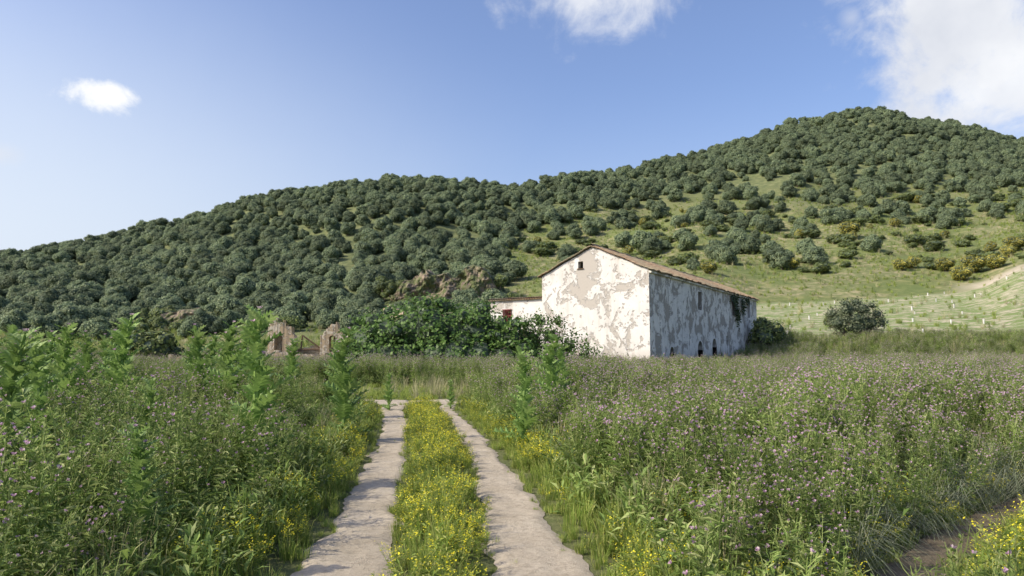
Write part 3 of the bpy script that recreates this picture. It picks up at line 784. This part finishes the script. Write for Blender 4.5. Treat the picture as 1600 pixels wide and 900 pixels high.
ob = [(0,0,2.3,1.9,1.7,1.3), (-1.9,0,2.1,1.3,1.2,1.2), (1.8,.2,2.0,1.4,1.3,1.2), (-.9,-.3,3.4,1.3,1.2,1.0), (.9,.1,3.5,1.4,1.2,1.0), (0,0,1.4,2.0,1.5,.9), (-2.5,0,3.0,.8,.8,.7), (2.5,0,2.9,.8,.8,.7), (.2,0,4.2,.8,.7,.6), (-1.3,-.6,4.0,.6,.6,.5), (1.7,-.5,3.9,.6,.6,.5), (3.0,0,2.0,.6,.6,.6)]
leafy_thing('olive_tree', (Xo, Yo, zo), ob, 95, .26, M_olive, 'round grey-green olive tree at the edge of the crop field', 'tree', .55, 8, .5, .8, .16, .5, .4)
for (px, Y, s, lab) in [(245, 60, 1.5, 'rounded pale green bush beside the low wall'), (215, 62, 1.2, 'rounded pale green bush beside the low wall')]:
    add_obj('bush', shrubm[0], ((px-800)/F*Y, Y, 0), .6, s, label=lab, category='bush')
for (px, Y, s) in [(1196, 76, 1.4), (1300, 100, .9)]:
    X = (px-800)/F*Y
    add_obj('bush', shrubm[1], (X, Y, float(HT(np.array(X), np.array(float(Y))))), 2, s, label='dark leafy bush at the foot of the farmhouse wall' if px != 1300 else 'small bush at the field edge', category='bush')
mb = MB(); P = []; Nn = []
for (bc, zc, rb, rz, n) in [(24.8, 6.4, 1.4, .5, 260), (25.6, 5.2, .7, 1.0, 200), (28.3, 5.9, .8, .9, 150), (30.5, 6.6, 1.2, .35, 80), (26.5, 4.8, .4, .8, 60)]:
    for _ in range(n):
        bb = bc+rng.normal(0, rb*.5); zz = zc+rng.normal(0, rz*.5); zz = min(zz, EV)
        P.append(loc(-.06-rng.uniform(0, .22), bb, zz)); Nn.append((n_long[0], n_long[1], .3))
mb.quads(leafcards(np.array(P), np.array(Nn), .22, .8, .5), 0)
add_obj('climbing_vine', mb.mesh('climbing_vine', [M_vine]), (C[0], C[1], 0), label='dark climbing vine hanging from the farmhouse eave', category='vine')
mb = MB(); P = rng.normal(0, 1, (420, 3))*np.array((.65, .25, .22))
mb.quads(leafcards(P, P*.5+np.array((0, 0, .6)), .2, .5, .6), 0)
mb.tube([(-1.0, 0, -.05), (0, 0, -.02), (1.0, 0, -.05)], [.05, .07, .05], 5, 0, True)
add_obj('ruin_top_plant', mb.mesh('ruin_top_plant', [M_shrub]), (WX(447), RY, WZ(503)), label='green weeds growing on the ruined pillar top', category='plant')
for (px, s) in [(400, .55), (485, .5), (548, .7)]:
    add_obj('bush', shrubm[2], (WX(px, 53), 53, 0), px, s, label='small green bush growing against the ruined masonry', category='bush')

m_w, nt = mat_new('white_plastic'); b = NB(nt); b.out(b.ramp(b.noise(b.n('ShaderNodeTexCoord').outputs['Object'], 8), [(.3, (.55,.54,.50)), (.7, (.70,.69,.65))]), .6)
mb = MB(); mb.tube([(0,0,-.1),(0,0,.30),(0,0,.55)], [.11,.10,.11], 8, 0)
mb.tube([(.12,0,-.1),(.13,0,.8)], [.015,.012], 5, 1, True)
for k in range(14): mb.leaf((0, 0, .50+.02*k), (math.cos(k*2.4), math.sin(k*2.4), .8), .14, .05, 2)
gm = mb.mesh('tree_guard', [m_w, M_wood, M_olive])
for i in range(-2, 28):
    for j in range(9):
        X = 26+i*7.0+j*2.4; Y = 92+j*7.0-i*.45
        X += rng.normal(0, 1.4); Y += rng.normal(0, 1.6); p = 800+F*X/Y
        kk, _ = knots(np.array([p]))
        if p < 1195 or p > 1640 or Y > kk[1][0]-2 or Y < kk[0][0]+4 or rng.uniform() < .3: continue
        add_obj('tree_guard', gm, (X, Y, float(HT(np.array(X), np.array(Y)))), rng.uniform(0, 6), rng.uniform(.7, 1.15), label='white tube guard around a sapling in the field', category='tree guard', group='tree guards in the crop field')

# ------------------------------------------------------------------ meadow plants prototypes
def flowerhead(mb, p, d, r):
    p = np.array(p, float); d = np.array(d, float); d /= np.linalg.norm(d)+1e-9
    a = np.cross(d, (.3, .9, .1)); a /= np.linalg.norm(a); c = np.cross(d, a)
    N_ = 5
    ring = lambda h, q, z=0: [p+d*(h+(z*r*(k % 2)))+q*(math.cos(6.283*k/N_)*a+math.sin(6.283*k/N_)*c) for k in range(N_)]
    b0 = len(mb.v); mb.v += [p]+ring(r*.9, r)+ring(r*1.5, r*.7)
    for k in range(N_):
        k2 = (k+1) % N_
        mb.f.append((b0, b0+1+k, b0+1+k2)); mb.m.append(0)
        mb.f.append((b0+1+k, b0+1+N_+k, b0+1+N_+k2, b0+1+k2)); mb.m.append(0)
    for k in range(9):
        t = 6.283*k/9+rng.uniform(-.2, .2); o = math.cos(t)*a+math.sin(t)*c; s = -math.sin(t)*a+math.cos(t)*c
        q = .35 if k % 3 == 0 else 1.0; b1 = len(mb.v)
        mb.v += [p+d*r*1.3+o*r*.3*q-s*r*.22, p+d*r*1.3+o*r*.3*q+s*r*.22, p+d*r*rng.uniform(2.3, 2.9)+o*r*1.3*q+s*r*.4, p+d*r*rng.uniform(2.3, 2.9)+o*r*1.3*q-s*r*.4]
        mb.f.append((b1, b1+1, b1+2, b1+3)); mb.m.append(1)
def thistle(seed, h, ns, pf):
    mb = MB()
    for s in range(ns):
        a = rng.uniform(0, 6.28); lean = rng.uniform(.05, .34); hh = h*rng.uniform(.72, 1.08)
        b0 = np.array((math.cos(a), math.sin(a), 0))*rng.uniform(0, .12)
        dirh = np.array((math.cos(a), math.sin(a), 0))*lean
        pts = [b0, b0+dirh*hh*.3+np.array((0, 0, hh*.35)), b0+dirh*hh*.7+np.array((0, 0, hh*.7)), b0+dirh*hh+np.array((0, 0, hh))]
        mb.tube(pts, [.006, .005, .004, .0025], 3, 0)
        pts = np.array(pts)
        for k in range(20):
            t = rng.uniform(.05, .95); f = t*3; i = min(2, int(f)); p = pts[i]*(1-(f-i))+pts[i+1]*(f-i)
            aa = rng.uniform(0, 6.28); L = (.22-.13*t)*rng.uniform(.7, 1.3)
            mb.leaf(p, (math.cos(aa), math.sin(aa), .5), L, L*.25, 0, .25)
        for k in range(7):
            t = rng.uniform(.45, .97); f = t*3; i = min(2, int(f)); p = pts[i]*(1-(f-i))+pts[i+1]*(f-i)
            aa = rng.uniform(0, 6.28); L = rng.uniform(.10, .26); d = np.array((math.cos(aa)*.55, math.sin(aa)*.55, 1)); d /= np.linalg.norm(d)
            e = p+d*L; mb.tube([p, (p+e)/2+np.array((math.cos(aa), math.sin(aa), 0))*.02, e], [.0035, .003, .002], 3, 0)
            for q in range(4):
                aq = rng.uniform(0, 6.28); pq = p+(e-p)*rng.uniform(.2, .95); mb.leaf(pq, (math.cos(aq), math.sin(aq), .6), .06, .015, 0, .1)
            if rng.uniform() < pf: flowerhead(mb, e, d+rng.normal(0, .2, 3), rng.uniform(.009, .0135))
        if rng.uniform() < pf+.1: flowerhead(mb, pts[-1], (0, 0, 1), .0135)
    return mb.mesh('thistle', [M_thl, M_pink])
TH = [src('p_thistle', thistle(i, 1.1, 6, .74)) for i in range(5)]
TG = [src('p_greenthistle', thistle(i, 1.05, 6, .12)) for i in range(3)]
def yflower(h, ns, fl=4):
    mb = MB()
    for s in range(ns):
        a = rng.uniform(0, 6.28); hh = h*rng.uniform(.6, 1.1); lean = rng.uniform(.1, .40)
        d = np.array((math.cos(a)*lean, math.sin(a)*lean, 1)); d /= np.linalg.norm(d)
        p0 = np.array((math.cos(a), math.sin(a), 0))*rng.uniform(0, .08); e = p0+d*hh
        mb.tube([p0, (p0+e)/2, e], [.003, .0025, .0015], 3, 0)
        for k in range(14):
            t = rng.uniform(.05, .90); aa = rng.uniform(0, 6.28); mb.leaf(p0+(e-p0)*t, (math.cos(aa), math.sin(aa), .6), rng.uniform(.04, .09), .020, 0, .2)
        for k in range(fl):
            aa = rng.uniform(0, 6.28); t = rng.uniform(.6, 1); p = p0+(e-p0)*t
            ee = p+np.array((math.cos(aa)*.04, math.sin(aa)*.04, rng.uniform(.02, .07)))
            mb.tube([p, ee], [.0015, .001], 3, 0)
            for q in range(3):
                c = ee+rng.normal(0, .012, 3); s_ = .0078; u_ = rng.normal(0, .35, 2)
                mb.poly([c+(-s_, 0, -s_*u_[0]), c+(0, -s_, -s_*u_[1]), c+(s_, 0, s_*u_[0]), c+(0, s_, s_*u_[1])], 1)
    return mb.mesh('yellow_flower', [M_grass, M_yel])
YF = [src('p_yellow', yflower(.40, 8, q)) for q in (4, 3, 1, 4)]
def tuft(h, n, mat, wd=.006, spread=.5, droop=.35):
    mb = MB()
    for s in range(n):
        a = rng.uniform(0, 6.28); hh = h*rng.uniform(.4, 1.1); ln = rng.uniform(.05, spread)
        u = np.array((math.cos(a), math.sin(a), 0)); w_ = np.array((-u[1], u[0], 0))*wd
        p0 = u*rng.uniform(0, .1)+np.array((rng.normal(0, .04), rng.normal(0, .04), 0)); p1 = p0+u*hh*ln*.4+np.array((0, 0, hh*.6)); p2 = p0+u*hh*ln+np.array((0, 0, hh*(1-droop*ln)))
        b0 = len(mb.v); mb.v += [p0-w_, p0+w_, p1+w_*.8, p1-w_*.8, p2]
        mb.f += [(b0, b0+1, b0+2, b0+3), (b0+3, b0+2, b0+4)]; mb.m += [0, 0]
    return mb.mesh('tuft', [mat])
GR = [src('p_grass', tuft(.34, 46, M_grass)) for i in range(3)]
DG = [src('p_drygrass', tuft(.6, 40, M_dry, .004, .6)) for i in range(2)]
GG = [src('p_greygrass', tuft(.8, 90, M_grey, .003, 1.5, .75)) for i in range(2)]
def weed(h, n):
    mb = MB()
    for s in range(n):
        a = rng.uniform(0, 6.28); el = rng.uniform(.3, 1.6); p = np.array((rng.normal(0, .1), rng.normal(0, .1), rng.uniform(.02, h*.75)))
        mb.leaf(p, (math.cos(a), math.sin(a), el), rng.uniform(.07, .17), rng.uniform(.015, .032), 0, .25)
    for s in range(6):
        mb.tube([(0, 0, 0), (rng.normal(0, .08), rng.normal(0, .08), h*.9)], [.005, .002], 3, 0)
    return mb.mesh('weed', [M_thl])
WE = [src('p_weed', weed(.5, 120)) for i in range(3)]

def sample(bands, cond):
    out = []
    for (y0, y1, d) in bands:
        w0 = .80*y1+2; n = int((y1-y0)*2*w0*d)
        X = rng.uniform(-w0, w0, n); Y = rng.uniform(y0, y1, n)
        k = (np.abs(X) < .76*Y+1.5); X, Y = X[k], Y[k]
        k = rng.uniform(0, 1, len(X)) < cond(X, Y); out.append(np.stack([X[k], Y[k]], 1))
    return np.concatenate(out)
def put(name, P, sources, s0, s1, tilt=.12, hscale=None, **props):
    n = len(P); Z = HT(P[:, 0], P[:, 1]); sc = rng.uniform(s0, s1, n)
    if hscale is not None: sc = sc*hscale
    rot = np.stack([rng.normal(0, tilt, n), rng.normal(0, tilt, n), rng.uniform(0, 6.28, n)], 1)
    print(name, n)
    return scatter(name, np.stack([P[:, 0], P[:, 1], Z], 1), rot, sc, rng.integers(0, len(sources), n), sources, **props)
Mi = np.linalg.inv(Mx)
def inhouse(X, Y):
    dx, dy = X-C[0], Y-C[1]
    a = Mi[0, 0]*dx+Mi[0, 1]*dy; bb = Mi[1, 0]*dx+Mi[1, 1]*dy
    return ((a > -.4) & (a < Wd+.3) & (bb > -.4) & (bb < Ln+.3)) | ((a > Wd) & (a < Wd+5.6) & (bb > 0) & (bb < 7.6))
def centre(X, Y):
    la, lb = edges(TL, Y); ra, rb = edges(TR, Y); return (X > lb) & (X < ra) & (Y < YEND+.6)
def clearing(X, Y):
    return ((X > -9-.15*(Y-25)) & (X < -1.2+.02*(Y-25)) & (Y > 21) & (Y < 33))
def low_corner(X, Y):
    return (X > 2.2) & (Y < .98*X+2.45) & (dist_poly(X, Y, RP) < 3.4)
def c_th(X, Y):
    td = track_dist(X, Y); rp = dist_poly(X, Y, RP)
    ok = ((td > .75+.5*(vnoise(X*.8, Y*.8, 4)-.5)) | ((rp < 1.3) & (rp > .30) & (td > .1))) & ~centre(X, Y) & ~clearing(X, Y) & ~inhouse(X, Y) & ~low_corner(X, Y)
    return np.where(ok, .75+.25*vnoise(X*.3, Y*.3, 9), 0)*np.where((X < 0) & (Y < 30), .9*(vnoise(X*.6, Y*.6, 12) > .3), 1)
PT = sample([(2.6, 12, 8.5), (12, 24, 6.5), (24, 45, 4.0), (45, 84, 2.2)], c_th)
pat = fbm(PT[:, 0], PT[:, 1], 3.5, 2, 61)
isl = np.where((PT[:, 0] < -1) & (PT[:, 1] < 34), rng.uniform(0, 1, len(PT)) < np.where(pat > .55, .55, .88), rng.uniform(0, 1, len(PT)) < np.where(pat > .44, .1, .5)) | (PT[:, 1] < 4.3)
dn = np.clip(track_dist(PT[:, 0], PT[:, 1])/2.2, 0, 1)
hs = (.68+.32*dn)*(.84+.36*vnoise(PT[:, 0]*.35, PT[:, 1]*.35, 15))
put('thistle_field', PT[~isl], TH, .75, 1.12, .1, hs[~isl], label='dense field of pink-flowering thistles', category='thistles')
put('green_thistle_growth', PT[isl], TG, .7, 1.1, .12, hs[isl], label='dense green thistles and weeds beside the track', category='weeds')
PW = sample([(2.8, 12, 9), (12, 24, 6), (24, 40, 2.5)], lambda X, Y: np.where((track_dist(X, Y) > .4) & ~centre(X, Y) & ~clearing(X, Y) & ~low_corner(X, Y), .9, 0))
put('weed_undergrowth', PW, WE, .7, 1.4, .15, label='leafy weed undergrowth among thistles', category='weeds')
def c_yel(X, Y):
    td = track_dist(X, Y); c = centre(X, Y)
    v = vnoise(X*1.1, Y*.7, 33)
    side = (td > .08) & (td < np.where(X > 0, 1.6, 1.0)) & (Y < 22)
    patch = low_corner(X, Y) & (td > .1)
    return np.where(c & (td > .0), .50+.45*(v > .4), np.where(side, np.where(X > -1, .62, .45)*(v > .33), np.where(patch, .95, 0)))
PYL = sample([(3.2, 11, 30), (11, 23, 24)], c_yel)
tdy = track_dist(PYL[:, 0], PYL[:, 1]); hy = .58+.47*np.clip((tdy-.03)/.4, 0, 1)
put('yellow_wildflowers', PYL, YF, .65, 1.1, .12, hy, label='yellow wildflowers along the dirt track', category='wildflowers')
def c_gr(X, Y):
    td = track_dist(X, Y); return np.where((td > -.02) & ((td < 1.5) | centre(X, Y) | clearing(X, Y) | low_corner(X, Y)), .85, np.where((td > -.10) & (td <= -.02), .55*(vnoise(X*2.2, Y*2.2, 8) > .35), np.where(td > -.35, .015, 0)))
PG = sample([(3, 11, 40), (11, 26, 21), (26, 34, 9)], c_gr)
tg = track_dist(PG[:, 0], PG[:, 1]); hg = (.24+.80*np.clip((tg+.08)/.5, 0, 1))*np.where(PG[:, 1] > 20, .7, 1)
put('grass', PG, GR, .5, 1.1, .15, hg, label='green grass along the track edges', category='grass')
PD = sample([(3, 14, 2.6), (14, 40, 1.6), (40, 84, .7)], lambda X, Y: np.where((track_dist(X, Y) > .6) & ~centre(X, Y) & ~inhouse(X, Y), .4+.6*(vnoise(X*.4, Y*.4, 51) > .5), 0))
put('dry_grass', PD, DG, .8, 1.5, .15, label='dry straw-coloured grass among the plants', category='grass')
gp_ = []
for (px, Y, r_, n) in [(1380, 9.0, 1.2, 40), (1460, 10.2, 1.2, 26), (1560, 11, 1.0, 12)]:
    for _ in range(n): gp_.append(((px-800)/F*Y+rng.normal(0, r_*.5), Y+rng.normal(0, r_*.4)))
for s in np.linspace(0, 1, 46):
    X = 2.4+s*6; Y = np.interp(X, RP[:, 0], RP[:, 1])+.40+rng.uniform(0, .35); gp_.append((X-.1, Y))
gp_ = np.array(gp_); gp_ = gp_[track_dist(gp_[:, 0], gp_[:, 1]) > .12]
put('grey_grass', gp_, GG, .6, 1.1, .25, label='collapsed grey-green grass heap beside the path', category='grass')
def c_far(X, Y):
    p = 800+F*X/Y; kk, _ = knots(p)
    return np.where((p > -100) & (p < 1700) & ~inhouse(X, Y) & ((Y < kk[1]+5) | (p > 760)) & (Y < kk[2]+60), .6+.4*vnoise(X*.1, Y*.1, 5), 0)*np.where((p > 1180) & (Y > kk[0]) & (Y < kk[1]+4), .2, 1)
PF = sample([(46, 110, .8), (110, 300, .34)], c_far)
put('hillside_grass', PF, GR+DG[:1]+WE[:1], 1.4, 2.8, .1, label='tufted grass on the valley floor and slopes', category='grass')

# ------------------------------------------------------------------ big thistles (individuals)
def bigleaf(mb, p, a, L, W, el):
    u = np.array((math.cos(a), math.sin(a), 0)); w_ = np.array((-u[1], u[0], 0)); n = 11
    b0 = len(mb.v)
    for i in range(n+1):
        t = i/n; x = L*t*math.cos(el*(1-.35*t)); z = L*(t*math.sin(el)-.24*t*t)
        wd = W*(math.sin(math.pi*min(1, t*.88+.1))**.6)*(1.15 if i % 2 else .42)
        if i == n: wd = .001
        c = np.array(p)+u*x+np.array((0, 0, z)); rf = .3*wd*(1 if i % 2 else -1); bk = -u*wd*.25*(1 if i % 2 else 0)
        mb.v += [c-w_*wd+np.array((0, 0, wd*.35+rf))-bk, c, c+w_*wd+np.array((0, 0, wd*.35-rf))-bk]
    for i in range(n):
        q = b0+3*i; mb.f += [(q, q+1, q+4, q+3), (q+1, q+2, q+5, q+4)]; mb.m += [0, 0]
def big_thistle(h, nbranch):
    st_, lf, fl = MB(), MB(), MB()
    axis = [np.array((0, 0, 0.)), np.array((rng.normal(0, .02), rng.normal(0, .02), h*.35)), np.array((rng.normal(0, .03), rng.normal(0, .03), h*.7)), np.array((rng.normal(0, .05), rng.normal(0, .05), h))]
    st_.tube(axis, [.040, .035, .027, .014], 6, 0); ax_ = np.array(axis)
    def at(t):
        f = t*3; i = min(2, int(f)); return ax_[i]*(1-(f-i))+ax_[i+1]*(f-i)
    n = 42
    for i in range(n):
        t = .04+.94*i/n; a = i*2.4+rng.uniform(-.4, .4); L = (.37*(1-t)**.7+.15)*rng.uniform(.7, 1.2)*h/1.9
        bigleaf(lf, at(t), a, L, L*.28, rng.uniform(.85, 1.25) if t > .15 else .4)
    for i in range(nbranch):
        t = .60+.34*i/nbranch; a = i*2.4+1; p = at(t); L = .18*(1.35-t)*h/1.9*1.6
        e = p+np.array((math.cos(a)*L*.4, math.sin(a)*L*.4, L)); st_.tube([p, (p+e)/2+np.array((math.cos(a), math.sin(a), 0))*.02, e], [.014, .012, .009], 5, 0)
        for k in range(5): bigleaf(lf, p+(e-p)*(.15+.16*k), a+k*2.2, .14, .042, 1.0)
        flowerhead(fl, e, (math.cos(a)*.3, math.sin(a)*.3, 1), .019)
    flowerhead(fl, ax_[3], (0, 0, 1), .022)
    return st_.mesh('stem', [M_big]), lf.mesh('leaves', [M_big]), fl.mesh('flower_heads', [M_big, M_pink])
BT = [big_thistle(1.9, 3), big_thistle(1.9, 6), big_thistle(1.9, 2), big_thistle(1.9, 5)]
spec = [(15,7.5,1.8),(110,12.5,2.02),(62,13.5,1.92),(88,15,1.95),(197,12.5,2.16),(185,17,2.02),(320,15.5,2.1),(357,14.5,2.12),(412,8.8,2.1),(540,13.5,1.97),(528,18,1.82),(235,5.4,1.1),(815,12.5,1.62),(862,15,1.9),(850,17,1.75),(130,18,2.02),(40,11,1.92),(300,22,1.95),(-5,15,2.0),(455,21,1.9),(705,21,.8),(375,18,2.0),(170,20,2.0),(20,17,2.02),(880,18,1.78),(610,20.5,1.0),(240,9,1.3),(335,19,2.0),(75,10,1.75)]
for i, (px, Y, h) in enumerate(spec):
    s = h/1.9; base = add_obj('tall_thistle', None, ((px-800)/F*Y, Y, 0), rng.uniform(0, 6.28), 1, label='tall spiky green thistle standing above the weeds' if h > 1.3 else 'short spiky green thistle among the weeds', category='thistle', group='tall thistles beside the track')
    base.scale = (s*1.15, s*1.15, s*1.03); base.rotation_euler[0] = rng.normal(0, .04); base.rotation_euler[1] = rng.normal(0, .04)
    for nm, d in zip(('stem', 'leaves', 'flower_heads'), BT[i % 4]): add_obj(nm, d, parent=base)
print('DONE')
